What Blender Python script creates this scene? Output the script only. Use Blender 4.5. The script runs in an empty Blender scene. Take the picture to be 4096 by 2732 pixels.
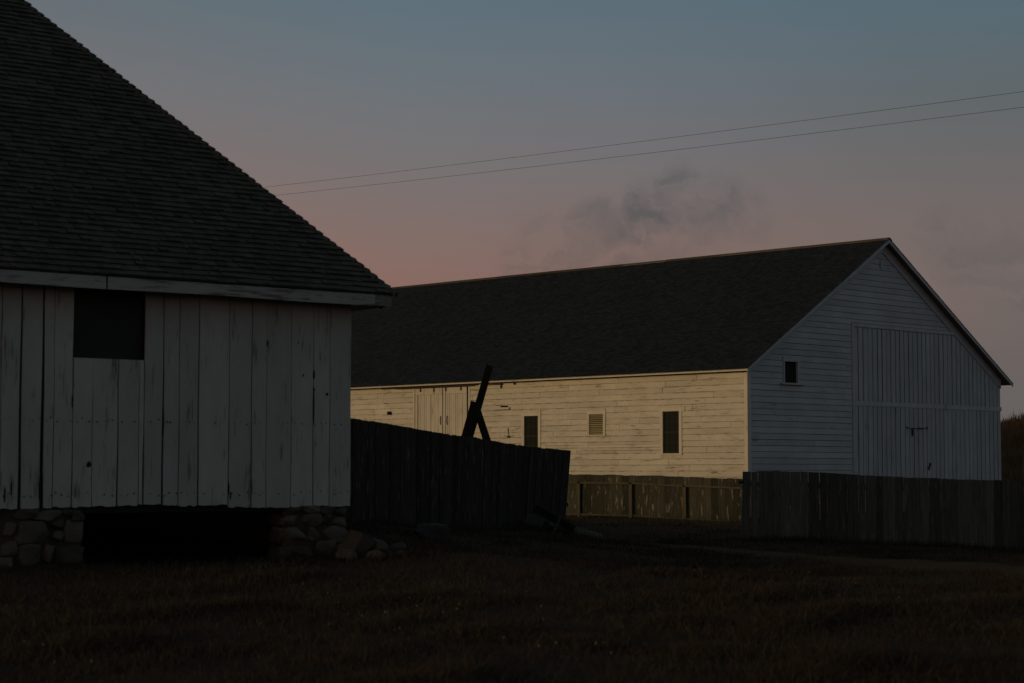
import bpy, math, random
import numpy as np
from mathutils import Vector, Matrix
R = math.radians
random.seed(7); rng = np.random.default_rng(7)
scene = bpy.context.scene

# ---------------------------------------------------------------- camera
cam_d = bpy.data.cameras.new("camera"); cam = bpy.data.objects.new("camera", cam_d)
scene.collection.objects.link(cam); scene.camera = cam
cam.location = (0, 0, 1.6); cam.rotation_euler = (R(90 + 3.83), 0, 0)
cam_d.sensor_width = 36; cam_d.lens = 70; cam_d.clip_start = .1; cam_d.clip_end = 3000
cam_d.dof.use_dof = True; cam_d.dof.focus_distance = 70; cam_d.dof.aperture_fstop = 2.8

# ---------------------------------------------------------------- light: last glow of a set sun, from the left behind the camera
SUN = Vector((-.84, -.545, .045)).normalized()
sun_el = math.asin(SUN.z); sun_az = math.atan2(SUN.x, SUN.y)
sd = bpy.data.lights.new("sun", 'SUN'); sd.energy = 1.2; sd.angle = R(16); sd.color = (1, .67, .31)
so = bpy.data.objects.new("sun", sd); scene.collection.objects.link(so)
so.rotation_euler = SUN.to_track_quat('Z', 'Y').to_euler(); so.location = (-40, -30, 20)

vs = scene.view_settings; vs.view_transform = 'Standard'; vs.look = 'None'; vs.exposure = 0; vs.gamma = 1

class NT:
    """tiny node builder"""
    def __init__(s, nt): s.nt = nt
    def n(s, typ, ins=None, **props):
        nd = s.nt.nodes.new(typ)
        for k, v in props.items(): setattr(nd, k, v)
        for k, v in (ins or {}).items():
            if hasattr(v, 'is_linked') or isinstance(v, bpy.types.NodeSocket): s.nt.links.new(v, nd.inputs[k])
            else: nd.inputs[k].default_value = v
        return nd
    def math(s, op, a, b=0., c=0., clamp=False):
        return s.n('ShaderNodeMath', {0: a, 1: b, 2: c}, operation=op, use_clamp=clamp).outputs[0]
    def mapr(s, v, a, b, c=0., d=1., smooth=False):
        return s.n('ShaderNodeMapRange', {0: v, 1: a, 2: b, 3: c, 4: d}, interpolation_type='SMOOTHSTEP' if smooth else 'LINEAR').outputs[0]
    def mix(s, f, a, b, mode='MIX'):
        nd = s.n('ShaderNodeMix', data_type='RGBA', blend_type=mode)
        for k, v in ((0, f), (6, a), (7, b)):
            if isinstance(v, bpy.types.NodeSocket): s.nt.links.new(v, nd.inputs[k])
            else: nd.inputs[k].default_value = (*v, 1) if isinstance(v, tuple) and len(v) == 3 else v
        return nd.outputs[2]
    def ramp(s, f, stops, interp='LINEAR'):
        nd = s.n('ShaderNodeValToRGB', {0: f}); cr = nd.color_ramp; cr.interpolation = interp
        while len(cr.elements) < len(stops): cr.elements.new(.5)
        for e, (p, c) in zip(cr.elements, stops): e.position = p; e.color = (*c, 1)
        return nd.outputs[0]
    def noise(s, vec, scale, detail=4, rough=.55, dist=0.):
        return s.n('ShaderNodeTexNoise', {'Vector': vec, 'Scale': scale, 'Detail': detail, 'Roughness': rough, 'Distortion': dist}).outputs[0]
    def mapping(s, vec, scale=(1, 1, 1), rot=(0, 0, 0), loc=(0, 0, 0)):
        return s.n('ShaderNodeMapping', {'Vector': vec, 'Scale': scale, 'Rotation': rot, 'Location': loc}).outputs[0]

# ---------------------------------------------------------------- sky: dusk, pink band under blue, a few dark wisps
w = bpy.data.worlds.new("World"); scene.world = w; w.use_nodes = True; w.node_tree.nodes.clear(); k = NT(w.node_tree)
dirv = k.n('ShaderNodeTexCoord').outputs['Generated']
sep = k.n('ShaderNodeSeparateXYZ', {0: dirv}); dx, dy, dz = sep.outputs[0], sep.outputs[1], sep.outputs[2]
grad = k.ramp(dz, [(0, (.215, .115, .100)), (.075, (.242, .122, .096)), (.110, (.220, .141, .126)), (.150, (.179, .156, .158)),
                   (.195, (.139, .162, .183)), (.235, (.106, .154, .190)), (.42, (.066, .092, .114)), (1, (.040, .055, .072))])
side = k.ramp(k.mapr(dx, -.30, .30), [(0, (1.24, .98, .88)), (.42, (1., 1., 1.)), (.62, (.93, .94, .96)), (1, (.86, .90, .93))])
gradr = k.ramp(dz, [(0, (.110, .104, .108)), (.03, (.118, .110, .113)), (.055, (.128, .110, .111)), (.09, (.164, .128, .124)), (.125, (.160, .130, .126)), (.18, (.112, .124, .133)), (.235, (.084, .138, .172)), (.42, (.062, .094, .120)), (1, (.040, .055, .072))])
col = k.mix(k.mapr(dx, .05, .26, 0, 1, True), k.mix(1., grad, side, 'MULTIPLY'), gradr)
# wisps: torn dark puffs drifting up to the right, and a faint one further right
n1 = k.n('ShaderNodeTexNoise', {'Vector': dirv, 'Scale': 15., 'Detail': 6., 'Roughness': .62}).outputs[1]
off = k.n('ShaderNodeVectorMath', {0: k.n('ShaderNodeVectorMath', {0: n1, 1: (.5, .5, .5)}, operation='SUBTRACT').outputs[0], 1: (.095, 0, .070)}, operation='MULTIPLY').outputs[0]
wdir = k.n('ShaderNodeVectorMath', {0: dirv, 1: off}, operation='ADD').outputs[0]
def puff(cx, cz, r, amt):
    p = k.mapping(wdir, (1, 0, 1)); d = k.n('ShaderNodeVectorMath', {0: p, 1: (cx, 0, cz)}, operation='DISTANCE').outputs['Value']
    return k.math('MULTIPLY', k.mapr(d, r, r * .2, 0, 1, True), amt)
pm = puff(.016, .107, .030, .6)
for cx, cz, r, amt in ((.034, .114, .027, .8), (.050, .112, .022, .8), (.060, .104, .028, .75), (.071, .126, .026, 1.), (.083, .140, .022, .85), (.107, .130, .025, .75), (.094, .110, .032, .5), (.000, .101, .026, .5), (.020, .096, .026, .5), (.012, .130, .022, .3), (.235, .100, .036, .45), (.215, .118, .022, .3)):
    pm = k.math('MAXIMUM', pm, puff(cx, cz, r, amt))
wn = k.noise(k.mapping(wdir, (.7, .4, 1.5), (0, R(40), 0)), 38, 6, .6, .6)
wm = k.math('MULTIPLY', k.mapr(wn, .36, .60, .12, 1), k.math('MULTIPLY', pm, .74))
col = k.mix(wm, col, (.072, .076, .084))
back = k.mapr(dy, -.5, .75, 1., 0, True)      # sky behind the camera, dimmed to limit the fill on the walls
col = k.mix(1., col, k.mix(back, (1., 1., 1.), (.84, .77, .71)), 'MULTIPLY')
right = k.mapr(dx, .32, .85, 1., 1.45, True)        # sky right of the frame, brightened as added fill for the gable
col = k.mix(1., col, k.n('ShaderNodeCombineColor', {0: right, 1: right, 2: right}).outputs[0], 'MULTIPLY')
sky = k.n('ShaderNodeTexSky', sky_type='NISHITA', sun_disc=False, sun_elevation=sun_el, sun_rotation=sun_az % (2 * math.pi)).outputs[0]
b1 = k.n('ShaderNodeBackground', {0: col, 1: 1.}).outputs[0]
b2 = k.n('ShaderNodeBackground', {0: sky, 1: .006}).outputs[0]
k.n('ShaderNodeOutputWorld', {0: k.n('ShaderNodeAddShader', {0: b1, 1: b2}).outputs[0]})

# ================================================================ helpers
class MB:
    """collects polygons, links them as ONE mesh object"""
    def __init__(s): s.v = []; s.f = []; s.m = []
    def poly(s, pts, m=0):
        i = len(s.v); s.v += [tuple(p) for p in pts]; s.f.append(tuple(range(i, i + len(pts)))); s.m.append(m)
    def solid(s, front, back, m=0):
        """two matching polygons (front counter-clockwise seen from outside) joined by side faces"""
        n = len(front); i = len(s.v); s.v += [tuple(p) for p in front] + [tuple(p) for p in back]
        s.f.append(tuple(range(i, i + n))); s.f.append(tuple(range(i + 2 * n - 1, i + n - 1, -1)))
        for j in range(n):
            q = (j + 1) % n; s.f.append((i + j, i + n + j, i + n + q, i + q))
        s.m += [m] * (n + 2)
    def box(s, lo, hi, m=0):
        (x0, y0, z0), (x1, y1, z1) = lo, hi
        s.solid([(x0, y0, z0), (x1, y0, z0), (x1, y0, z1), (x0, y0, z1)], [(x0, y1, z0), (x1, y1, z0), (x1, y1, z1), (x0, y1, z1)], m)
    def bar(s, a, b, wid, thick, up=(0, 0, 1), m=0, wid2=None):
        """rectangular bar from a to b; wid across (perpendicular to up), thick along up-ish"""
        a, b = Vector(a), Vector(b); d = (b - a).normalized(); x = d.cross(Vector(up))
        if x.length < 1e-4: x = d.cross(Vector((1, 0, 0)))
        x.normalize(); y = x.cross(d); w2 = wid if wid2 is None else wid2
        c = [(-.5, -.5), (.5, -.5), (.5, .5), (-.5, .5)]
        s.solid([a + x * wid * p + y * thick * q for p, q in c][::-1], [b + x * w2 * p + y * thick * q for p, q in c][::-1], m)
    def tube(s, pts, r, n=6, m=0):
        rings = []
        for i, p in enumerate(pts):
            p = Vector(p); d = (Vector(pts[min(i + 1, len(pts) - 1)]) - Vector(pts[max(i - 1, 0)])).normalized()
            x = d.cross(Vector((0, 0, 1)));  x = x.normalized() if x.length > 1e-3 else Vector((1, 0, 0)); y = x.cross(d)
            rr = r[i] if isinstance(r, (list, tuple)) else r
            j = len(s.v); s.v += [tuple(p + (x * math.cos(t) + y * math.sin(t)) * rr) for t in [2 * math.pi * q / n for q in range(n)]]
            rings.append(j)
        for a, b in zip(rings, rings[1:]):
            for q in range(n): s.f.append((a + q, a + (q + 1) % n, b + (q + 1) % n, b + q)); s.m.append(m)
        s.f.append(tuple(range(rings[0], rings[0] + n))[::-1]); s.f.append(tuple(range(rings[-1], rings[-1] + n))); s.m += [m, m]
    def stone(s, c, size, seed, rot=0., sub=2, m=0, square=.55, rough=.12, cut_=-.04):
        """a worn block: cube grid pulled towards an ellipsoid, knocked about"""
        r = random.Random(seed); n = 2 ** sub + 1; base = len(s.v); idx = {}
        ph = [r.uniform(0, 6.3) for _ in range(9)]
        chop = [(Vector((r.gauss(0, 1), r.gauss(0, .8), r.gauss(0, 1))).normalized(), r.uniform(.78, 1.0) + cut_) for _ in range(9)]
        def vert(i, j, l):
            key = (i, j, l)
            if key in idx: return idx[key]
            p = Vector((i / n * 2 - 1, j / n * 2 - 1, l / n * 2 - 1)); q = p.normalized() * 1.12
            p = p * square + q * (1 - square)
            d = 1 + rough * (math.sin(2.3 * p.x + ph[0] + 2 * p.y) + math.sin(2.9 * p.y + ph[1] + 1.7 * p.z) + math.sin(3.1 * p.z + ph[2] + 2.2 * p.x)) / 1.6 + r.uniform(-1, 1) * rough * .3
            p = p * d
            for nn, of in chop:
                e = p.dot(nn) - of
                if e > 0: p = p - nn * e * .92
            p = Vector((p.x * size[0] / 2, p.y * size[1] / 2, p.z * size[2] / 2))
            p.rotate(Matrix.Rotation(rot, 3, 'Y')); p += Vector(c)
            idx[key] = len(s.v); s.v.append(tuple(p)); return idx[key]
        for a in range(n):
            for b in range(n):
                for ax in range(3):
                    for e in (0, n):
                        q = [(a, b), (a + 1, b), (a + 1, b + 1), (a, b + 1)]
                        if e: q = q[::-1]
                        ids = [vert(*[(e, u, t), (t, e, u), (u, t, e)][ax]) for u, t in q]
                        s.f.append(tuple(ids)); s.m.append(m)
    def build(s, name, mats, parent=None, smooth=False, loc=None, rotz=0):
        me = bpy.data.meshes.new(name); me.from_pydata(s.v, [], s.f)
        if not isinstance(mats, (list, tuple)): mats = [mats]
        for mm in mats: me.materials.append(mm)
        me.polygons.foreach_set('material_index', s.m)
        if smooth: me.polygons.foreach_set('use_smooth', [True] * len(s.f))
        me.update(); o = bpy.data.objects.new(name, me); scene.collection.objects.link(o)
        if parent: o.parent = parent
        if loc: o.location = loc; o.rotation_euler = (0, 0, rotz)
        return o
def tag(o, label=None, cat=None, group=None, kind=None):
    if label: o['label'] = label
    if cat: o['category'] = cat
    if group: o['group'] = group
    if kind: o['kind'] = kind
    return o
def empty(name, loc, rotz, label, cat, group=None):
    o = bpy.data.objects.new(name, None); scene.collection.objects.link(o); o.location = loc; o.rotation_euler = (0, 0, rotz)
    o.empty_display_size = .3
    return tag(o, label, cat, group)
def clip(poly, a, b, c):
    """keep the part of a 2-D polygon where a*x + b*y <= c"""
    out = []
    for i, p in enumerate(poly):
        q = poly[(i + 1) % len(poly)]; dp = a * p[0] + b * p[1] - c; dq = a * q[0] + b * q[1] - c
        if dp <= 0: out.append(p)
        if dp * dq < 0: t = dp / (dp - dq); out.append((p[0] + (q[0] - p[0]) * t, p[1] + (q[1] - p[1]) * t))
    return out
def cut(rects, hole):
    """rectangles (x0,x1,z0,z1) minus one rectangular opening"""
    hx0, hx1, hz0, hz1 = hole; out = []
    for x0, x1, z0, z1 in rects:
        if x1 <= hx0 or x0 >= hx1 or z1 <= hz0 or z0 >= hz1: out.append((x0, x1, z0, z1)); continue
        if x0 < hx0: out.append((x0, hx0, z0, z1))
        if x1 > hx1: out.append((hx1, x1, z0, z1))
        a, b = max(x0, hx0), min(x1, hx1)
        if z0 < hz0: out.append((a, b, z0, hz0))
        if z1 > hz1: out.append((a, b, hz1, z1))
    return [r for r in out if r[1] - r[0] > .01 and r[3] - r[2] > .01]

# ---------------------------------------------------------------- materials
def new_mat(name, rough=.8, spec=.25):
    m = bpy.data.materials.new(name); m.use_nodes = True; kk = NT(m.node_tree)
    b = m.node_tree.nodes['Principled BSDF']; b.inputs['Roughness'].default_value = rough
    b.inputs['Specular IOR Level'].default_value = spec
    return m, kk, b
def setcol(kk, b, c): kk.nt.links.new(c, b.inputs['Base Color'])
def bump(kk, b, h, dist=.005, strength=1.):
    kk.nt.links.new(kk.n('ShaderNodeBump', {'Height': h, 'Distance': dist, 'Strength': strength}).outputs[0], b.inputs['Normal'])
def obj_co(kk): return kk.n('ShaderNodeTexCoord').outputs['Object']
def isl(kk): return kk.n('ShaderNodeNewGeometry').outputs['Random Per Island']

def painted(name, along, wear=.5, base=(.66, .645, .60), bare=(.15, .125, .10), dots=True, laps=0.):
    """old white paint on boards that run along axis 0, 1 or 2"""
    m, kk, b = new_mat(name, .75, .2); co = obj_co(kk); i = isl(kk)
    co2 = kk.n('ShaderNodeVectorMath', {0: co, 1: kk.n('ShaderNodeCombineXYZ', {0: kk.math('MULTIPLY', i, 7.), 1: kk.math('MULTIPLY', i, 13.), 2: kk.math('MULTIPLY', i, 5.)}).outputs[0]}, operation='ADD').outputs[0]
    sc = [1., 1., 1.]; sc[along] = .07
    s1 = kk.mapping(co2, tuple(sc))
    streak = kk.noise(s1, 26, 6, .62, .25); big = kk.noise(co, .75, 3, .6); mid = kk.noise(kk.mapping(co, tuple(.35 if q == along else 1. for q in range(3))), 3.1, 4, .6)
    msk = kk.mapr(kk.math('ADD', streak, kk.math('MULTIPLY', kk.math('SUBTRACT', mid, .5), .75)), .66 - .10 * wear, .80 - .10 * wear, 0, 1)
    if laps:      # paint peels first along the lap edges of the courses
        fz = kk.math('FRACT', kk.math('DIVIDE', kk.math('SUBTRACT', kk.n('ShaderNodeSeparateXYZ', {0: co}).outputs[2], 1.735 - 8 * .2153), .2153))
        edge = kk.math('MAXIMUM', kk.mapr(fz, .80, 1., 0, 1), kk.mapr(fz, .10, .0, 0, .8)); fine = kk.noise(kk.mapping(co2, (1, .3, 1)), 9, 5, .65)
        msk = kk.math('MAXIMUM', msk, kk.math('MULTIPLY', edge, kk.mapr(fine, .51, .60, 0, laps)))
    tone = kk.mapr(i, 0, 1, .90, 1.07); tone = kk.math('MULTIPLY', tone, kk.mapr(big, .3, .7, .93, 1.05))
    tone = kk.math('MULTIPLY', tone, kk.mapr(streak, .3, .7, .93, 1.04))
    c = kk.mix(1., kk.mix(kk.mapr(mid, .35, .75), base, tuple(q * f for q, f in zip(base, (.90, .90, .86)))), kk.n('ShaderNodeCombineColor', {0: tone, 1: tone, 2: tone}).outputs[0], 'MULTIPLY')
    c = kk.mix(kk.mapr(kk.noise(kk.mapping(co2, tuple(.25 if q == along else 1. for q in range(3))), 1.7, 5, .65), .48, .70, 0, .45), c, tuple(q * f for q, f in zip(base, (.70, .73, .68))))
    c = kk.mix(kk.math('MULTIPLY', msk, .8), c, bare)
    if dots:
        sd_ = [1., 1., 1.]; sd_[along] = .45
        dn = kk.noise(kk.mapping(co2, tuple(sd_)), 17, 2, .5); c = kk.mix(kk.mapr(dn, .755, .79, 0, .75), c, (.06, .05, .045))
    setcol(kk, b, c); bump(kk, b, streak, .004, .5)
    return m
def plain(name, c, rough=.8, spec=.2, vary=.25, scale=6., metal=0.):
    m, kk, b = new_mat(name, rough, spec); n = kk.noise(obj_co(kk), scale, 5, .6)
    setcol(kk, b, kk.mix(n, tuple(q * (1 - vary) for q in c), tuple(min(1, q * (1 + vary)) for q in c))); b.inputs['Metallic'].default_value = metal
    bump(kk, b, n, .004, .4); return m
def bare_wood(name, c, along=2, lichen=0., lc=(.20, .18, .075)):
    m, kk, b = new_mat(name, .9, .12); co = obj_co(kk); i = isl(kk)
    co2 = kk.n('ShaderNodeVectorMath', {0: co, 1: kk.n('ShaderNodeCombineXYZ', {0: kk.math('MULTIPLY', i, 9.), 1: kk.math('MULTIPLY', i, 4.), 2: kk.math('MULTIPLY', i, 11.)}).outputs[0]}, operation='ADD').outputs[0]
    sc = [1., 1., 1.]; sc[along] = .06; st = kk.noise(kk.mapping(co2, tuple(sc)), 30, 6, .65, .2)
    sc[along] = .22; li = kk.noise(kk.mapping(co2, tuple(sc)), 11, 4, .6)
    t = kk.math('MULTIPLY', kk.mapr(i, 0, 1, .62, 1.38), kk.mapr(st, .3, .7, .6, 1.35))
    cc = kk.mix(1., c, kk.n('ShaderNodeCombineColor', {0: t, 1: t, 2: t}).outputs[0], 'MULTIPLY')
    if lichen: cc = kk.mix(kk.mapr(li, .585, .68, 0, lichen), cc, lc)
    setcol(kk, b, cc); bump(kk, b, st, .006, .7); return m
def shingles(name, c1, c2, moss=None):
    m, kk, b = new_mat(name, .85, .25); co = obj_co(kk); i = isl(kk); n = kk.noise(co, .55, 4, .6); f = kk.noise(co, 30, 3, .6)
    t = kk.math('ADD', kk.math('MULTIPLY', i, .55), kk.math('ADD', kk.math('MULTIPLY', n, .35), kk.math('MULTIPLY', f, .2)))
    c = kk.mix(kk.mapr(t, .15, .95), c1, c2)
    if moss: c = kk.mix(kk.mapr(kk.noise(co, .9, 5, .7), .5, .7, 0, .7), c, moss)
    setcol(kk, b, c); bump(kk, b, f, .004, .6); return m
def stone_mat(name, c1, c2, tint=None):
    m, kk, b = new_mat(name, .9, .2); co = obj_co(kk); i = isl(kk); n = kk.noise(co, 5, 6, .65); n2 = kk.noise(co, 22, 5, .65)
    c = kk.mix(kk.mapr(kk.math('ADD', kk.math('MULTIPLY', i, .6), kk.math('MULTIPLY', n, .6)), .2, .95), c1, c2)
    c = kk.mix(kk.mapr(n2, .55, .7, 0, .5), c, tuple(q * .45 for q in c1))
    if tint: c = kk.mix(kk.mapr(kk.noise(co, 2.3, 3, .5), .5, .65, 0, .6), c, tint)
    setcol(kk, b, c); bump(kk, b, kk.math('ADD', n, n2), .02, .8); return m
def glass(name):
    m, kk, b = new_mat(name, .3, .22); n = kk.noise(obj_co(kk), 3, 3, .5)
    setcol(kk, b, kk.mix(n, (.006, .011, .008), (.013, .021, .015))); bump(kk, b, n, .01, .3); return m

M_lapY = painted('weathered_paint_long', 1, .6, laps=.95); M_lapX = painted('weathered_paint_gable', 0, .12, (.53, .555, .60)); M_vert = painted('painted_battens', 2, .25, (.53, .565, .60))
M_door = painted('painted_door', 2, .35); M_trim = painted('painted_trim', 1, .3, (.70, .68, .63)); M_trimz = painted('painted_trim_upright', 2, .25, (.70, .68, .63))
M_old = painted('worn_whitewash', 2, .58, (.47, .48, .465), (.11, .10, .088)); M_oldh = painted('worn_fascia', 0, 1.35, (.42, .43, .42), (.085, .08, .072))
M_dark = plain('dark_gap_timber', (.018, .016, .014)); M_soffit = plain('soffit_boards', (.20, .20, .17), vary=.3, scale=2)
M_iron = plain('dark_iron', (.02, .018, .016), .6, .4); M_oldiron = plain('weathered_iron', (.06, .05, .042), .7); M_rust = plain('rust_stain', (.30, .11, .03), .9)
M_roofL = shingles('old_wood_shingles', (.048, .047, .043), (.108, .104, .092), (.046, .060, .036)); M_roofR = shingles('grey_roof_shingles', (.004, .0072, .0125), (.024, .0355, .053))
M_ridge = bare_wood('ridge_boards', (.115, .106, .082), 1); M_glass = glass('dark_glass'); M_mull = plain('dark_sash', (.030, .036, .030)); M_louver = painted('louver_paint', 1, .1, (.50, .47, .30), dots=False)
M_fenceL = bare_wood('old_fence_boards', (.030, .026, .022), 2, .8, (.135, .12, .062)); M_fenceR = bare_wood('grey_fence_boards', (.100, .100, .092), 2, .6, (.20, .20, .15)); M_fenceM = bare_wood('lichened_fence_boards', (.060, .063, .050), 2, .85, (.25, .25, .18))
M_rail = bare_wood('fence_rail_timber', (.105, .096, .066), 0, .3, (.22, .21, .14)); M_post = bare_wood('fence_post_timber', (.105, .096, .066), 2, .3, (.22, .21, .14)); M_prop = bare_wood('black_timber', (.020, .021, .017), 2, .5, (.050, .064, .044))
M_stone = stone_mat('field_stone', (.040, .037, .032), (.145, .132, .108)); M_yel = stone_mat('ochre_stone', (.042, .040, .036), (.082, .077, .066)); M_grey = stone_mat('grey_stone', (.035, .036, .036), (.095, .095, .09), (.05, .06, .045))
M_log = bare_wood('bleached_log', (.10, .11, .085), 0, .3, (.07, .08, .055)); M_wire = plain('wire', (.03, .03, .03), .5)

# ================================================================ ground
CP = np.array([(0, 0, 0), (-8, 0, 0), (8, 0, 0), (-25, 0, 0), (25, 0, 0), (0, 15, .05), (-6, 15, .12), (6, 15, 0), (16, 15, 0), (-20, 12, .2), (-10, 20, .34), (-6.8, 24.5, .31), (-4.4, 27.3, .31), (-3.2, 26.2, .27), (-5.5, 23.6, .24), (-4.6, 29.5, .34), (-2.4, 29.2, .37),
               (-1.3, 29.8, .44), (-2.0, 33, .55), (-2.98, 37, .70), (-1.5, 40.5, .48), (.3, 45, .43), (1.41, 48, .38), (1.4, 45, .22), (2.26, 45.7, .08), (2.86, 43.4, .09), (4.63, 38.9, .08), (6.2, 36.8, .05), (8.2, 32, .02), (3.5, 30, .08), (0, 33, .26), (0, 24, .16),
               (5.25, 45, .13), (7.6, 45, .08), (9.5, 44.7, .0), (11.4, 44.5, -.09), (1.9, 66.5, .2), (4.2, 65.3, .16), (7.4, 64, .07), (8.2, 69, .1), (20, 81, .15), (-7, 84, .3), (-10, 45, .6), (-20, 40, .5), (16, 60, .1), (30, 60, 0), (30, 30, 0), (-45, 60, .4), (0, 120, .3), (60, 100, .2),
               (-100, -60, 0), (100, -60, 0), (-160, 200, 0), (200, 200, 0), (0, 260, 0)], float)
def kern(d): return np.sqrt(d * d + 4.)
_K = kern(np.linalg.norm(CP[:, None, :2] - CP[None, :, :2], axis=2)); _w = np.linalg.solve(_K + np.eye(len(CP)) * 1e-3, CP[:, 2] - .15)
def bumps(x, y): return .018 * np.sin(1.3 * x + .7 * y) * np.sin(.9 * y - .4 * x + 1) + .012 * np.sin(3.1 * x - 1.2 * y) * np.sin(2.3 * y + 2)
def H(x, y):
    x, y = np.atleast_1d(np.asarray(x, float)), np.atleast_1d(np.asarray(y, float))
    d = np.hypot(x[:, None] - CP[None, :, 0], y[:, None] - CP[None, :, 1])
    f = np.clip((260 - np.hypot(x, y - 40)) / 120, 0, 1)
    return (.15 + kern(d) @ _w) * f + bumps(x, y) * f
def h(x, y): return float(H(x, y)[0])
def grid_mesh(name, xs, ys, zf, m):
    X, Y = np.meshgrid(xs, ys); Z = zf(X.ravel(), Y.ravel()); nx, ny = len(xs), len(ys)
    V = np.stack([X.ravel(), Y.ravel(), Z], 1); i = (np.arange(ny - 1)[:, None] * nx + np.arange(nx - 1)[None, :]).ravel()
    me = bpy.data.meshes.new(name); me.from_pydata(V.tolist(), [], np.stack([i, i + 1, i + 1 + nx, i + nx], 1).tolist()); me.materials.append(m)
    me.polygons.foreach_set('use_smooth', [True] * len(me.polygons)); o = bpy.data.objects.new(name, me); scene.collection.objects.link(o); return o
def ground_mat(name, a, b_, c_, sc=1.):
    m, kk, b = new_mat(name, 1., .05); co = obj_co(kk); n1 = kk.noise(co, .6 * sc, 5, .65); n2 = kk.noise(kk.mapping(co, (1, .5, 1)), 9 * sc, 6, .7); n3 = kk.noise(co, 40, 4, .6)
    c = kk.mix(kk.mapr(n2, .35, .7), a, b_); c = kk.mix(kk.mapr(n1, .45, .68, 0, .8), c, c_); c = kk.mix(kk.mapr(n3, .4, .75, 0, .5), c, tuple(q * .4 for q in a))
    setcol(kk, b, c); bump(kk, b, kk.math('ADD', n2, n3), .05, 1.); return m
far = [600, 420, 300, 220, 170, 140]
xs = np.array([-v for v in far] + [-110, -90, -70, -55, -45, -36] + list(np.arange(-30, 34, .5)) + [36, 40, 45, 55, 70, 90, 110] + far[::-1])
ys = np.array([-v for v in far[2:]] + [-100, -60, -30, -15, -8] + list(np.arange(-4, 100, .5)) + [102, 106, 112, 120, 130, 150, 180, 230, 300, 420, 600, 800])
g = grid_mesh('ground', xs, ys, H, ground_mat('dry_turf', (.074, .051, .036), (.108, .076, .053), (.053, .046, .030))); tag(g, kind='structure')

path_c = [(1.75, 46.6, .12), (2.26, 45.3, .35), (2.86, 43.4, .55), (3.78, 40.9, .75), (4.63, 38.9, .8), (5.3, 37.6, .85), (6.3, 36.3, 1.0), (7.5, 34.4, 1.25), (9.2, 31.4, 1.5), (12, 28, 1.6), (17, 25, 1.6)]
def catmull(pts, n):
    pts = [np.array(p) for p in pts]; out = []
    for i in range(len(pts) - 1):
        p0, p1, p2, p3 = pts[max(i - 1, 0)], pts[i], pts[i + 1], pts[min(i + 2, len(pts) - 1)]
        for t in np.arange(n) / n: out.append(.5 * ((2 * p1) + (p2 - p0) * t + (2 * p0 - 5 * p1 + 4 * p2 - p3) * t * t + (3 * p1 - p0 - 3 * p2 + p3) * t ** 3))
    return out + [pts[-1]]
pc = catmull(path_c, 10); mb = MB(); rows = []
for i, p in enumerate(pc):
    q = pc[min(i + 1, len(pc) - 1)] - pc[max(i - 1, 0)]; nrm = np.array([-q[1], q[0]]) / np.hypot(q[0], q[1]); j = len(mb.v)
    for s in np.linspace(-1, 1, 9):
        wv_ = p[2] * (1 + .22 * math.sin(i * .9 + (3 if s > 0 else 0)) + random.uniform(-.12, .12)); x, y = p[:2] + nrm * s * wv_
        mb.v.append((x, y, h(x, y) + .022 - .02 * abs(s) ** 4))
    rows.append(j)
for a, b_ in zip(rows, rows[1:]):
    for s in range(8): mb.f.append((a + s, a + s + 1, b_ + s + 1, b_ + s)); mb.m.append(0)
tag(mb.build('path', ground_mat('worn_path', (.128, .080, .039), (.165, .108, .052), (.090, .058, .031)), smooth=True), kind='structure')
PATH = np.array([p[:3] for p in pc])

def hill_h(x, y):
    t = np.clip((y - 86 + .12 * (x - 28)) / 30, 0, 1); t = t * t * (3 - 2 * t); u = np.clip((x - 18) / 9, 0, 1); u = u * u * (3 - 2 * u)
    top = 3.55 + .42 * np.clip(x - 28, -6, 14) + .12 * np.clip(x - 42, 0, 60) + .25 * np.sin(x * .8) * np.sin(y * .3)
    e = np.clip((330 - y) / 80, 0, 1); ex = np.clip((150 - x) / 40, 0, 1)
    top = top * (1 - np.clip((y - 120) / 50, 0, .85))
    return H(x, y) - .25 + t * u * top * e * ex + .1 * np.sin(x * 1.9 + y) * t
hl = grid_mesh('hill', np.concatenate([np.arange(16, 60, 1.), np.arange(60, 155, 5.)]), np.concatenate([np.arange(84, 130, 1.), np.arange(130, 335, 8.)]), hill_h, ground_mat('dry_hillside', (.15, .105, .06), (.20, .145, .08), (.09, .075, .04)))
tag(hl, kind='structure')

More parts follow.
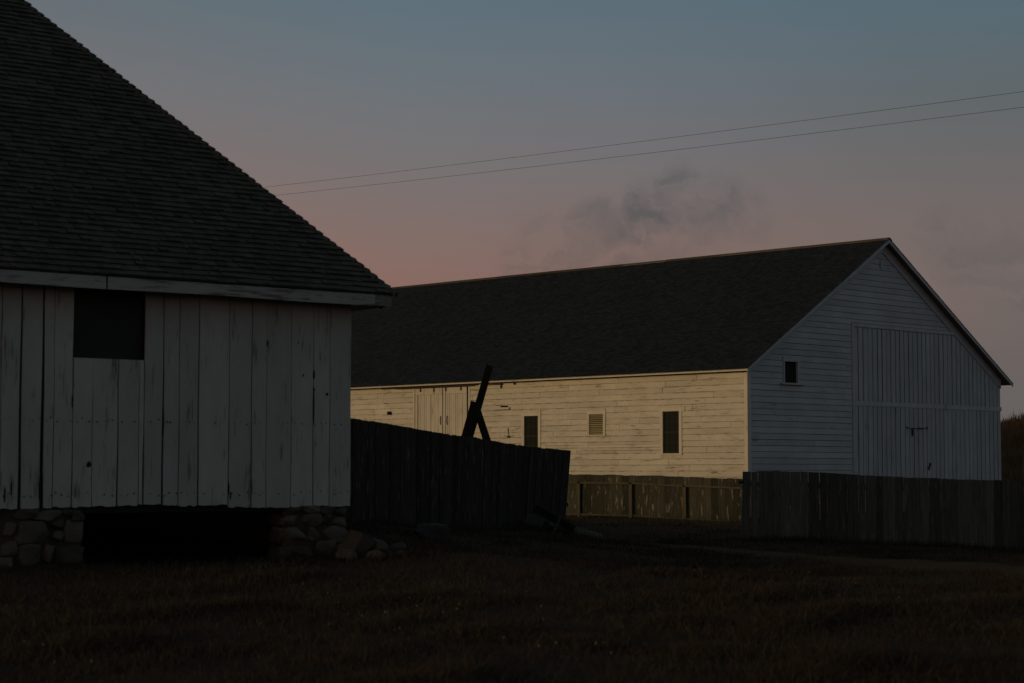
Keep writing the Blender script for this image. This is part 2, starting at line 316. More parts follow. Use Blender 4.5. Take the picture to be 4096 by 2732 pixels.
# ================================================================ long white barn (local X along the gable wall, Y along the side wall)
LB = empty('white_barn', (8.156, 69, 0), R(45), 'long white barn with peeling lap siding, gable end and dark shingle roof', 'barn')
WD, LN, ZE, EO, GO = 16.43, 34., 5.16, .40, .34     # width, length, wall top, eave and gable overhangs
APX, APZ = WD / 2, 10.485
SL = (APZ - 5.30) / (APX + EO)                       # roof slope
def roof_z(X): return 5.30 + SL * ((X if X <= APX else WD - X) + EO)
holes = {'w1': (9.98, 10.95, 2.25, 3.98), 'vent': (6.64, 7.53, 3.06, 3.98), 'w2': (2.96, 3.94, 2.34, 4.01), 'door': (13.96, 17.1, .3, 5.12)}
rects = []
zc = [1.735 + .2153 * i for i in range(-7, 17)]
for i, z in enumerate(zc):
    z1 = min(zc[i + 1] if i + 1 < len(zc) else ZE, ZE); z0 = max(z, .25)
    if z1 <= z0: continue
    subs = [(z0, z1)]
    if i in (10, 11): m_ = (z0 + z1) / 2; subs = [(z0, m_), (m_, z1)]
    y = .13 - random.uniform(0, 2)
    while y < LN:
        ln = random.choice([1.1, 1.8, 2.4, 3.1, 3.7, 4.3, 5.2]); ya, yb = max(y, .13), min(y + ln, LN); y += ln
        if yb <= ya: continue
        thin = len(subs) == 2 and 4.2 < (ya + yb) / 2 < 9.5
        for (a, b_) in (subs if thin else [(z0, z1)]): rects.append((ya, yb, a, b_))
mb = MB(); mb.box((.03, .02, .2), (.16, LN, ZE), 1)
for ho in holes.values(): rects = cut(rects, ho)
for (ya, yb, z0, z1) in rects:
    o_ = random.uniform(-.004, .004); g_ = random.uniform(.003, .009); jt = random.uniform(.002, .008); dz_ = random.uniform(-.004, .004)
    mb.solid([(-.016 + o_, yb - jt, z0 + g_), (-.016 + o_, ya + jt, z0 + g_), (-.002 + o_, ya + jt, z1 + dz_ - .002), (-.002 + o_, yb - jt, z1 - .002 - dz_)],
             [(.03, yb - jt, z0 + g_), (.03, ya + jt, z0 + g_), (.03, ya + jt, z1 + dz_ - .002), (.03, yb - jt, z1 - .002 - dz_)])
mb.build('side_wall', [M_lapY, M_dark], LB)
mb = MB(); mb.box((-.028, -.028, .2), (.02, .12, ZE)); mb.box((.022, -.028, .2), (.17, .0, ZE)); mb.build('corner_board', M_trimz, LB)
mb = MB(); mb.box((-.028, LN - .12, .2), (.02, LN + .02, ZE)); mb.build('corner_board', M_trimz, LB)
mb = MB(); mb.box((-.40, -GO, 5.185), (-.375, LN + GO, 5.285)); mb.build('fascia', M_trim, LB)
mb = MB(); mb.box((-.374, -.02, 5.19), (.02, LN, 5.21)); mb.build('soffit', M_soffit, LB)

# --- gable wall: lap siding, then boards and battens right of the door stile
mb = MB(); poly = [(.06, .2), (WD - .04, .2), (WD - .04, roof_z(WD) - .12), (APX, roof_z(APX) - .12), (.06, roof_z(0) - .12)]
mb.solid([(x, .03, z) for x, z in poly], [(x, .16, z) for x, z in poly], 1)
DX, DZ = 6.2, 7.075
gh = [(2.05, 2.94, 4.86, 5.63), (DX, WD + 1, .2, 7.22)]
rects = []; i = 0; z = .25
while z < 10.3:
    z1 = z + .2152; x = .17 - random.uniform(0, 2.)
    while x < WD:
        ln = random.choice([2.8, 3.6, 4.6, 5.6]); xa, xb = max(x, .172), min(x + ln, WD - .1); x += ln
        if xb > xa: rects.append((xa, xb, z, z1))
    z = z1
for ho in gh: rects = cut(rects, ho)
for (xa, xb, z0, z1) in rects:
    o_ = random.uniform(-.002, .002); g_ = random.uniform(.010, .016)
    p = [(xa + .002, z0 + g_), (xb - .002, z0 + g_), (xb - .002, z1 - .001), (xa + .002, z1 - .001)]
    p = clip(p, -SL, 1, roof_z(0) - .13); p = clip(p, SL, 1, roof_z(WD) + SL * WD - .13)
    if len(p) < 3: continue
    f = lambda q: -.002 - .014 * (1 - (q[1] - z0) / (z1 - z0)) + o_
    mb.solid([(q[0], f(q), q[1]) for q in p], [(q[0], .03, q[1]) for q in p])
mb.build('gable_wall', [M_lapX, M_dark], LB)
mb = MB()
def band(z0, z1):
    x = DX + .13; q = 0
    while x < WD - .05:
        ww = random.uniform(.215, .25); xb = min(x + ww, WD - .02); xc = xb
        p = [(x, z0), (xb, z0), (xb, z1), (x, z1)]; p = clip(p, SL, 1, roof_z(WD) + SL * WD - .32)
        if len(p) >= 3: yy = random.uniform(-.012, -.002); mb.solid([(a, yy, c) for a, c in p], [(a, .03, c) for a, c in p])
        gp = random.choice((.0, .0, .004, .008, .016)); bx = xb + .028 + gp / 2; x = xb + random.uniform(.010, .024) + .045 + gp
        wb = random.uniform(.075, .095); p = [(bx - wb / 2 + .012 + gp, z0 + .003), (bx + wb / 2, z0 + .003), (bx + wb / 2, z1), (bx - wb / 2 + .012 + gp, z1)]
        p = clip(p, SL, 1, roof_z(WD) + SL * WD - .325); p = clip(p, 1, 0, WD - .02)
        if len(p) >= 3: mb.solid([(a, -.034, c) for a, c in p], [(a, -.013, c) for a, c in p])
band(.22, 4.155); band(4.335, 7.065)
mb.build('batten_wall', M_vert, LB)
mb = MB()
p = [(DX - .05, 7.08), (WD, 7.08), (WD, 7.215), (DX - .05, 7.215)]; p = clip(p, SL, 1, roof_z(WD) + SL * WD - .31); mb.solid([(a, -.052, c) for a, c in p], [(a, -.0, c) for a, c in p])
mb.box((DX - .01, -.044, .22), (DX + .125, -.0, 7.077)); mb.box((DX + .13, -.038, 4.16), (WD + .03, .0, 4.33)); mb.build('door_frame', M_vert, LB)
mb = MB(); mb.tube([(9.65, -.07, 3.375), (10.3, -.065, 3.37), (11.04, -.07, 3.39)], .016); mb.box((9.64, -.075, 3.36), (9.70, -.03, 3.42)); mb.box((10.45, -.085, 3.35), (10.72, -.04, 3.40)); mb.box((10.97, -.075, 3.37), (11.06, -.03, 3.43)); mb.box((9.99, -.075, 3.08), (10.07, -.036, 3.36)); mb.build('door_latch', M_oldiron, LB)
mb = MB(); mb.bar((11.07, -.07, 1.80), (11.22, -.07, 2.02), .05, .05); mb.box((11.18, -.06, 1.98), (11.27, -.02, 2.06)); mb.build('door_handle', M_oldiron, LB)
mb = MB(); mb.box((8.06, -.05, 9.36), (8.22, -.018, 9.68)); mb.build('vent_board', M_lapX, LB)
# frieze boards on the wall under the rakes, bargeboards, soffit
mb = MB()
for s in (0, 1):
    X = lambda t: t if s == 0 else WD - t
    p = [(X(.0), roof_z(0) - .10), (X(APX), roof_z(APX) - .10), (X(APX), roof_z(APX) - .52), (X(.0), roof_z(0) - .46)]
    if s == 0: p = p[::-1]
    mb.solid([(a, -.048, c) for a, c in p], [(a, -.018, c) for a, c in p])
mb.build('frieze', M_lapX, LB)
for s in (0, 1):
    X = lambda t: t if s == 0 else WD - t
    mb = MB(); p = [(X(-EO - .02), roof_z(-EO) - .02), (X(APX), roof_z(APX) - .0), (X(APX), roof_z(APX) - .17), (X(-EO - .02), roof_z(-EO) - .15)]
    if s == 0: p = p[::-1]
    mb.solid([(a, -GO - .012, c) for a, c in p], [(a, -GO + .016, c) for a, c in p]); mb.build('bargeboard', M_vert, LB)
mb = MB()
for s in (0, 1):
    X = lambda t: t if s == 0 else WD - t
    p = [(X(-EO), roof_z(-EO) - .03), (X(APX), roof_z(APX) - .03), (X(APX), roof_z(APX) - .075), (X(-EO), roof_z(-EO) - .075)]
    if s == 0: p = p[::-1]
    mb.solid([(a, -GO + .018, c) for a, c in p], [(a, LN + GO, c) for a, c in p])
mb.build('roof_deck', M_soffit, LB)
mb = MB(); mb.box((WD - .03, .04, .2), (WD, LN, 5.1)); mb.box((.04, LN - .1, .2), (WD - .04, LN, 5.1)); p = [(.1, 5.1), (WD - .1, 5.1), (APX, APZ - .25)]; mb.solid([(a, LN - .1, c) for a, c in p], [(a, LN, c) for a, c in p]); mb.build('rear_wall', M_vert, LB)

def shingle_slope(mb, org, ax, up, nrm, x0f, x1f, slope_len, expo, wid, butt=.011, jit=.3):
    """courses of separate shingles; x0f/x1f give the ends of a course from its height up the slope"""
    org, ax, up, nrm = Vector(org), Vector(ax).normalized(), Vector(up).normalized(), Vector(nrm).normalized(); t = 0.; c = 0
    while t < slope_len:
        x0, x1 = x0f(t), x1f(t); x = x0 - random.uniform(0, wid)
        while x < x1:
            ww = wid * random.uniform(.55, 1.45); a, b_ = max(x, x0), min(x + ww - .003, x1); x += ww
            if b_ - a < .01: continue
            d = random.uniform(-jit, jit) * expo * .25; bt = butt * random.uniform(.7, 1.5); t1 = min(t + expo * 1.12, slope_len + .02); a1, b1 = max(a, x0f(t1) - .02), min(b_, x1f(t1) + .02)
            if b1 <= a1: a1 = b1 = (a + b_) / 2
            lo = org + up * (t + d); P = lambda xx, base, n_: base + ax * xx + nrm * n_
            hi = org + up * t1
            i = len(mb.v); mb.v += [tuple(q) for q in (P(a, lo, bt), P(b_, lo, bt), P(b1, hi, .002), P(a1, hi, .002), P(a, lo, -.004), P(b_, lo, -.004))]
            mb.f += [(i, i + 1, i + 2, i + 3), (i + 4, i + 5, i + 1, i)]; mb.m += [0, 0]
        t += expo
sl_len = math.hypot(APX + EO, APZ - 5.30); ca, sa = (APX + EO) / sl_len, (APZ - 5.30) / sl_len
mb = MB()
shingle_slope(mb, (-EO - .03, LN + GO, roof_z(-EO) - .022), (0, -1, 0), (ca, 0, sa), (-sa, 0, ca), lambda t: 0, lambda t: LN + 2 * GO + .02, sl_len + .02, .132, .17, .019, .12)
shingle_slope(mb, (WD + EO + .03, -GO - .02, roof_z(-EO) - .022), (0, 1, 0), (-ca, 0, sa), (sa, 0, ca), lambda t: 0, lambda t: LN + 2 * GO + .02, sl_len + .02, .132, .6, .016)
for s in (0, 1):
    X = lambda t: t if s == 0 else WD - t
    p = [(X(-EO - .03), roof_z(-EO) - .028), (X(APX), roof_z(APX) - .012), (X(APX), roof_z(APX) - .03), (X(-EO - .03), roof_z(-EO) - .046)]
    if s == 0: p = p[::-1]
    mb.solid([(a, -GO - .02, c) for a, c in p], [(a, LN + GO, c) for a, c in p])
mb.build('roof', M_roofR, LB)
mb = MB(); y = -GO - .03
while y < LN + GO:
    ln = random.uniform(2.2, 4.6); ye = min(y + ln, LN + GO); dz_ = random.uniform(-.006, .006)
    for s in (-1, 1):
        q = [(APX, APZ + .035 + dz_), (APX + s * .16, APZ - .055 + dz_), (APX + s * .16, APZ - .075 + dz_), (APX, APZ + .012 + dz_)]
        if s < 0: q = q[::-1]
        mb.solid([(a, y + .003, c) for a, c in q], [(a, ye - .003, c) for a, c in q])
    y = ye
mb.build('ridge_cap', M_ridge, LB)

# --- windows and vent in the side wall
def side_window(y0, y1, z0, z1, fr, hd, sill, louver=False):
    """frame outer rectangle y0..y1, z0..z1 (opening inside by fr)"""
    mb = MB(); X0, X1 = -.045, .03
    mb.box((X0, y0, z0), (X1, y0 + fr, z1 - hd)); mb.box((X0, y1 - fr, z0), (X1, y1, z1 - hd)); mb.box((X0 - .004, y0 - .012, z1 - hd), (X1, y1 + .012, z1)); mb.box((X0 - .03, y0 - .005, z1 + .001), (X1, y1 + .005, z1 + .016))
    w_ = mb.build('vent' if louver else 'window', M_trimz, LB)
    a, b_, c, d = y0 + fr, y1 - fr, z0, z1 - hd
    if louver:
        mb = MB(); n = 11; mb.box((.045, a, c), (.06, b_, d), 1)
        for i in range(n):
            z = c + (d - c) * (i + .5) / n; hh = (d - c) / n * .24
            mb.solid([(-.015, b_, z - hh), (-.015, a, z - hh), (-.012, a, z - hh + .014), (-.012, b_, z - hh + .014)], [(.04, b_, z + hh), (.04, a, z + hh), (.04, a, z + hh + .014), (.04, b_, z + hh + .014)])
        mb.build('louver', [M_louver, M_dark], w_)
    else:
        mb = MB(); mb.box((.024, a, c), (.03, b_, d)); mb.build('pane', M_glass, w_)
        mb = MB(); m_ = (c + d) / 2
        mb.box((-.004, a, m_ - .03), (.022, b_, m_ + .03))
        for yy in (a, b_ - .035): mb.box((.0, yy, c), (.021, yy + .035, d))
        mb.box((.001, a, c), (.0205, b_, c + .05)); mb.box((.001, a, d - .04), (.0205, b_, d))
        for i in (1, 2): yy = a + (b_ - a) * i / 3; mb.box((.008, yy - .012, c), (.0225, yy + .012, d))
        for zz in ((c + m_) / 2, (m_ + d) / 2): mb.box((.010, a, zz - .012), (.0232, b_, zz + .012))
        mb.build('sash', M_mull, w_)
    if sill: mb = MB(); mb.box((-.085, y0 - .03, z0 - .05), (.03, y1 + .03, z0 - .002)); mb.build('sill', M_trim, w_)
side_window(9.96, 10.97, 2.30, 4.0, .13, .145, True)
side_window(6.62, 7.55, 3.085, 3.99, .115, .14, True, True)
side_window(2.94, 3.955, 2.365, 4.02, .125, .145, True)
mb = MB(); mb.box((-.046, 2.80, 3.86), (-.012, 2.925, 4.03)); mb.build('patch_board', M_trimz, LB)
# --- gable window
mb = MB(); mb.box((2.0, -.045, 5.62), (2.97, .03, 5.78)); mb.box((2.03, -.04, 4.86), (2.105, .03, 5.615)); mb.box((2.86, -.04, 4.86), (2.95, .03, 5.615)); gw = mb.build('window', M_lapX, LB)
mb = MB(); mb.box((2.105, .09, 4.86), (2.86, .095, 5.615)); mb.box((2.84, .0, 4.86), (2.858, .09, 5.612), 1); mb.build('pane', [M_glass, M_vert], gw)
mb = MB(); mb.box((1.84, -.12, 4.79), (3.2, .03, 4.855)); mb.build('sill', M_lapX, gw)
# --- sliding double door with its track
mb = MB(); mb.box((-.10, 13.4, 5.125), (-.02, 19.1, 5.185)); mb.box((-.13, 13.6, 5.10), (-.10, 18.2, 5.14)); mb.build('door_track', M_iron, LB)
for (ya, yb) in ((15.45, 17.06), (14.03, 15.405)):
    mb = MB(); y = ya + .14
    while y < yb - .14:
        ww = random.uniform(.10, .13); ye = min(y + ww, yb - .14); g_ = random.choice((.006, .010, .016, .022))
        mb.box((-.025 + random.uniform(-.003, .003), y + g_ / 2, .45), (.0, ye - g_ / 2, 4.83)); y = ye
    mb.box((-.045, ya, .45), (-.0, ya + .135, 4.83)); mb.box((-.045, yb - .135, .45), (-.0, yb, 4.83)); mb.box((-.05, ya, 4.835), (-.0, yb, 5.085)); mb.box((.001, ya + .02, .45), (.02, yb - .02, 5.05), 1)
    dr = mb.build('sliding_door', [M_door, M_dark], LB)
    for yy in ([16.73, 15.93] if ya > 15 else [15.23, 14.35]):
        mb = MB(); mb.box((-.062, yy - .045, 4.95), (-.051, yy + .045, 5.12)); mb.build('hanger', M_iron, dr)
        if yy in (15.93, 15.23):
            mb = MB(); mb.solid([(-.0525, yy + .035, 4.95), (-.0525, yy - .035, 4.95), (-.0525, yy - .008, 4.845), (-.0525, yy + .012, 4.845)], [(-.0505, yy + .035, 4.95), (-.0505, yy - .035, 4.95), (-.0505, yy - .008, 4.845), (-.0505, yy + .012, 4.845)]); mb.build('rust_streak', M_rust, dr)
    mb = MB(); mb.tube([(-.06, ya + .07 if ya > 15 else ya + 1.12, 3.6), (-.09, ya + .07 if ya > 15 else ya + 1.12, 3.75), (-.06, ya + .07 if ya > 15 else ya + 1.12, 3.95)], .018); mb.build('handle', M_iron, dr)
for ya in (13.86, 17.11): mb = MB(); mb.box((-.035, ya, .3), (.0, ya + .095, 5.09)); mb.build('door_jamb', M_trimz, LB)
mb = MB(); mb.box((.02, 13.96, .3), (.03, 17.1, 5.12)); mb.build('door_recess', M_dark, LB)
# --- small fittings on the side wall
mb = MB(); mb.box((-.16, 18.66, 4.075), (-.018, 19.12, 4.20)); mb.box((-.165, 18.55, 4.07), (-.018, 18.655, 4.205), 1); mb.build('wall_box', [M_trim, M_dark], LB)
mb = MB(); mb.box((-.10, 11.62, 4.13), (-.018, 12.40, 4.215)); mb.box((-.09, 11.60, 4.12), (-.016, 12.38, 4.13), 1); mb.box((-.06, 11.75, 4.22), (-.018, 12.1, 4.28), 1); mb.build('wall_ledge', [M_trim, M_dark], LB)
mb = MB(); mb.tube([(-.03, 11.72, 3.42), (-.04, 11.70, 3.20), (-.06, 11.68, 3.08)], .012); mb.box((-.07, 11.62, 3.04), (-.02, 11.74, 3.10)); mb.tube([(-.03, 11.95, 3.12), (-.05, 11.68, 3.07), (-.03, 11.40, 3.11)], .008); mb.build('wall_hook', M_iron, LB)
mb = MB(); mb.box((-.05, 12.05, 4.96), (-.018, 12.14, 5.16)); mb.box((-.05, 12.0, 5.1), (-.016, 12.9, 5.14)); mb.build('wall_bracket', M_iron, LB); mb = MB(); mb.box((-.045, 11.3, 5.08), (-.018, 11.42, 5.15)); mb.build('wall_bracket', M_iron, LB)

# ================================================================ old hip-roofed barn on stone piers (local X to the right along its front wall, Y inwards)
HB = empty('hip_roof_barn', (-2.423, 30, 0), R(38.2), 'old whitewashed plank barn with steep shingled hip roof, raised on stone piers', 'barn')
BX, BY, BZ, TZ, OV, PT = -18.0, 12.6, 1.175, 4.20, .43, 1.11
edges = [-5.594, -5.316, -4.996, -4.832, -4.55, -4.258, -3.87, -3.548, -3.175, -2.92, -2.613, -2.116, -1.74, -1.49, -1.066, -.681, -.389, -.012]
e0 = edges[0]
while e0 > BX: e0 -= random.uniform(.24, .38); edges.insert(0, e0)
HX0, HX1, HZ0, HZ1 = -4.555, -3.47, 3.20, 4.09
mb = MB(); wide = {-4.996: .044, -5.316: .034, -3.175: .026, -2.613: .020, -3.87: .018, -2.116: .015, -1.74: .015, -.681: .015}
for a, b_ in zip(edges, edges[1:]):
    ga, gb = wide.get(a, .010) / 2, wide.get(b_, .010) / 2; n = 7; yo = random.uniform(-.006, .006); drop = BZ - .02 + .025 * math.sin(a * 1.3) + random.uniform(-.012, .012)
    rs = cut([(a, b_, drop, TZ)], (HX0, HX1, HZ0, HZ1 + .3))
    for (x0, x1, z0, z1) in rs:
        L_ = [(x0 + ga * (1.5 - .8 * t) + .004 * math.sin(t * 9 + a * 7), z0 + (z1 - z0) * t) for t in np.linspace(1, 0, n)]
        nb = 5; bt = [(x0 + (x1 - x0) * q / nb, z0 + random.uniform(-.012, .012)) for q in range(1, nb)]
        R_ = [(x1 - gb * (1.5 - .8 * t) + .004 * math.sin(t * 8 + b_ * 7), z0 + (z1 - z0) * t) for t in np.linspace(0, 1, n)]
        pl = L_ + bt + R_
        mb.solid([(p, yo - .012, q) for p, q in pl], [(p, .016, q) for p, q in pl])
HOLE_PATCHES = [(-4.31, 1.74, .034, .045), (-.675, 3.08, .016, .075), (-.675, 2.62, .010, .28), (-.675, 2.86, .018, .02), (-.44, 2.80, .022, .022), (-1.485, 3.52, .012, .06), (-2.11, 1.40, .013, .09), (-2.08, 1.30, .012, .06), (-3.172, 2.35, .012, .2), (-5.43, 1.42, .012, .10), (-5.52, 1.33, .016, .12), (-5.02, 1.4, .016, .17), (-4.56, 2.6, .01, .1), (-.86, 3.07, .01, .02), (-.95, 3.55, .01, .012)]
for (x, z, rx, rz) in HOLE_PATCHES:  # raised dark polygons stand in for the shade inside knot holes and slots
    n = 10; pl = [(x + rx * math.cos(t) * random.uniform(.7, 1.2), z + rz * math.sin(t) * random.uniform(.75, 1.15)) for t in [2 * math.pi * q / n for q in range(n)]]
    mb.solid([(p, -.0205, q) for p, q in pl], [(p, -.010, q) for p, q in pl], 1)
for a, b_ in zip(edges, edges[1:]):
    for z in (1.33, 2.35):
        for f in (.18, .5, .82):
            if random.random() < .75:
                x = a + (b_ - a) * f + random.uniform(-.02, .02); zz = z + random.uniform(-.03, .03); r_ = random.uniform(.005, .010)
                if not (HX0 < x < HX1 and zz > HZ0): pl = [(x + r_ * math.cos(t), zz + r_ * 1.4 * math.sin(t)) for t in [2 * math.pi * q / 6 for q in range(6)]]; mb.solid([(p, -.0205, q) for p, q in pl], [(p, -.010, q) for p, q in pl], 1)
for lo, hi in cut([(BX, -.02, BZ, TZ)], (HX0, HX1, HZ0, TZ + 1)) and [((r[0], .018, r[2]), (r[1], .05, r[3])) for r in cut([(BX, -.02, BZ, TZ)], (HX0, HX1, HZ0, TZ + 1))]: mb.box(lo, hi, 1)
mb.box((-.016, .018, BZ), (.0, BY, TZ)); mb.box((BX, .05, BZ), (BX + .04, BY, TZ)); mb.box((BX + .04, BY - .04, BZ), (-.02, BY, TZ))
mb.build('wall', [M_old, M_dark], HB)
mb = MB()
mb.box((HX0 - .02, .075, HZ0 - .03), (HX1 + .02, .11, HZ1 + .08))  # dark panel stands in for the unlit interior behind the opening
mb.build('opening_dark_panel', plain('opening_shade_colour', (.030, .038, .032), vary=.5, scale=1.6), HB)
mb = MB(); mb.box((BX, .06, BZ + .005), (-.02, BY - .05, BZ + .10)); mb.box((BX, .06, BZ - .10), (-.03, .2, BZ - .001)) ; mb.build('floor', M_dark, HB)
# fascia in worn lengths; soffit; rafter tail
mb = MB(); cuts = [-18.5, -14.1, -9.6, -7.05, -4.40, -4.38, -1.1, .43]
for a, b_ in ((-18.5, -13.2), (-13.195, -9.1), (-9.095, -4.295), (-4.268, .13)):
    n = 12; xs_ = np.linspace(a, b_, n); sag = [.006 * math.sin(x * 1.7) for x in xs_]
    mb.solid([(x, -OV - .012, 4.128 + s) for x, s in zip(xs_, sag)] + [(x, -OV - .012, 4.30) for x in xs_[::-1]], [(x, -OV + .015, 4.128 + s) for x, s in zip(xs_, sag)] + [(x, -OV + .015, 4.30) for x in xs_[::-1]])
mb.box((.40, -OV + .016, 4.13), (.425, BY + OV, 4.30)); mb.build('fascia', M_oldh, HB)
pl = [(.133, 4.14), (.20, 4.128), (.27, 4.137), (.35, 4.124), (.425, 4.132), (.425, 4.30), (.133, 4.30)]; mb = MB(); mb.solid([(x, -OV - .010, z) for x, z in pl], [(x, -OV + .015, z) for x, z in pl])
mb.build('rotten_fascia_end', bare_wood('rotten_end', (.20, .20, .19), 0, .6, (.30, .30, .28)), HB)
mb = MB(); mb.box((BX - OV, -OV + .017, 4.235), (.398, -.02, 4.255)); mb.box((.0, -.018, 4.235), (.398, BY + OV, 4.255)); mb.build('soffit', M_dark, HB)
mb = MB(); x = .16
while x > BX: mb.bar((x, .0, 4.30), (x, -OV + .02, 4.17), .05, .11); x -= .62
mb.build('rafter_tails', M_dark, HB)
mb = MB(); mb.solid([(.20, -OV - .0, 4.127), (.26, -OV, 4.09), (.30, -OV, 4.127)], [(.20, -OV + .04, 4.127), (.26, -OV + .04, 4.085), (.30, -OV + .04, 4.127)]); mb.build('broken_trim', M_dark, HB)
# hip roof
run = BY / 2 + OV; EZ = 4.315; cs = math.hypot(1, PT); sll = run * cs
XR, XL, YF = OV + .09, BX - OV - .03, -OV - .035
mb = MB(); c1, s1 = 1 / cs, PT / cs
shingle_slope(mb, (XL, YF, EZ), (1, 0, 0), (0, c1, s1), (0, -s1, c1), lambda t: t * c1, lambda t: XR - XL - t * c1, sll, .112, .14, .031, .10)
W_ = BY + 2 * OV + .07
shingle_slope(mb, (XR, YF, EZ), (0, 1, 0), (-c1, 0, s1), (s1, 0, c1), lambda t: t * c1, lambda t: W_ - t * c1, sll, .112, .5, .034, .1)
shingle_slope(mb, (XL, YF + W_, EZ), (0, -1, 0), (c1, 0, s1), (-s1, 0, c1), lambda t: t * c1, lambda t: W_ - t * c1, sll, .112, .8, .034, .1)
shingle_slope(mb, (XR, YF + W_, EZ), (-1, 0, 0), (0, -c1, s1), (0, s1, c1), lambda t: t * c1, lambda t: XR - XL - t * c1, sll, .112, .8, .034, .1)
for a, b_, f1, f2 in ((0, 0, 1, 0), (1, 0, 1, 1), (1, 1, 0, 1), (0, 1, 0, 0)):      # roof boards under the shingles
    c4 = [(XL + .02, YF + .02), (XR - .02, YF + .02), (XR - .02, YF + W_ - .02), (XL + .02, YF + W_ - .02)]; t4 = [(XL + run, BY / 2), (XR - run, BY / 2), (XR - run, BY / 2), (XL + run, BY / 2)]
    q = a + 2 * b_ if a == b_ == 0 or (a, b_) == (1, 0) else (2 if (a, b_) == (1, 1) else 3); n_ = (q + 1) % 4
    mb.poly([(*c4[q], EZ - .018), (*c4[n_], EZ - .018), (*t4[n_], EZ + PT * run - .02), (*t4[q], EZ + PT * run - .02)], 0)
mb.poly([(XL + .03, YF + .03, EZ - .012), (XL + .03, YF + W_ - .03, EZ - .012), (XR - .03, YF + W_ - .03, EZ - .012), (XR - .03, YF + .03, EZ - .012)])
mb.build('roof', M_roofL, HB)
for (hx, hy, sx, sy) in ((XR, YF, -1, 1), (XL, YF, 1, 1)):
    mb = MB()                                         # hip shingles: two leaves per course, lapped up the hip
    hd = Vector((sx, sy, PT)).normalized(); t = 0.; ex = .112 * math.hypot(math.hypot(1, 1), PT) / cs
    while t < sll / cs * math.hypot(math.sqrt(2), PT) - .02:
        p = Vector((hx, hy, EZ)) + hd * t + Vector((0, 0, .012)); q = p + hd * ex * 1.5 - Vector((0, 0, .010)); lift = Vector((0, 0, random.uniform(.028, .044)))
        for d_, nn in ((Vector((sx, 0, 0)), Vector((0, -s1, c1))), (Vector((0, sy, 0)), Vector((-sx * s1, 0, c1)))):
            side_ = d_ - hd * d_.dot(hd); side_.normalize(); wd_ = random.uniform(.10, .14)
            a = [p + lift, p + lift * .8 + side_ * wd_ - hd * .02, q + side_ * wd_, q]; b_ = [v_ - nn * .016 for v_ in a]
            mb.solid(a, b_)
        t += ex
    mb.build('hip_cap', M_roofL, HB)
mb = MB(); x = XL + run
mb.tube([(XL + run, BY / 2, EZ + PT * run + .03), (XR - run, BY / 2, EZ + PT * run + .03)], .07); mb.build('ridge_cap', M_roofL, HB)
# stone foundation: two piers in front, rubble walls closing the other sides
M_mortar = stone_mat('earth_mortar', (.022, .020, .017), (.05, .045, .037))
def pier(stones, x0, x1, mat=M_stone):
    mb = MB()
    for n_, (cx, cz, sx, sz, rot) in enumerate(stones): mb.stone((cx, .20 + random.uniform(-.025, .025), cz + .03), (sx * 1.06, .46, sz * 1.08), n_ * 31 + int(cx * 100), rot * .6, 3, square=random.uniform(.80, .93), rough=.07, cut_=.16)
    mb.box((x0 + .05, .09, .0), (x1 - .03, .55, 1.17), 1); mb.box((x0 + .03, .03, .0), (x1 - .02, .088, 1.16), 1); return mb.build('stone_pier', [mat, M_mortar], HB, smooth=True)
pier([(-5.22, 1.04, .30, .14, .05), (-4.90, 1.03, .36, .18, -.06), (-4.60, 1.07, .22, .10, .1), (-4.45, 1.03, .18, .17, 0), (-5.42, .86, .16, .2, .3), (-5.12, .80, .50, .30, .04), (-4.76, .90, .20, .13, .15), (-4.74, .74, .16, .16, .6), (-4.50, .80, .28, .31, -.03),
      (-5.15, .49, .36, .27, -.02), (-4.87, .50, .16, .22, .5), (-4.58, .48, .40, .32, .12), (-5.45, .55, .20, .26, .1), (-5.55, .38, .30, .2, .1)], -5.6, -4.36)
pier([(-1.02, 1.05, .26, .13, 0), (-.72, 1.06, .30, .10, .04), (-.42, 1.05, .24, .11, -.05), (-.17, 1.02, .20, .14, .1), (-1.06, .90, .24, .15, .2), (-.70, .91, .32, .24, -.15), (-.42, .93, .14, .18, .7), (-.22, .87, .26, .14, .1), (-.98, .69, .44, .24, -.05), (-.66, .68, .18, .22, .1),
      (-.30, .68, .40, .25, .05), (-.92, .45, .46, .22, .06), (-.46, .46, .34, .24, -.08), (-.17, .48, .2, .2, .2), (-1.16, .42, .16, .18, .3), (-.12, .62, .18, .22, .3)], -1.2, -.05)
pier([(x, z, .42, .26, .05) for x in np.arange(-11.6, -10.2, .38) for z in (.45, .72, .98)], -11.8, -10.1)
pier([(x, z, .42, .26, .05) for x in np.arange(-17.8, -16.6, .38) for z in (.45, .72, .98)], -18, -16.5)
mb = MB(); mb.box((-.42, .55, -.2), (-.02, BY - .02, 1.16)); mb.box((BX, BY - .4, -.2), (-.43, BY - .03, 1.15)); mb.box((BX, .55, -.2), (BX + .4, BY - .41, 1.15)); mb.build('foundation_wall', M_stone, HB)

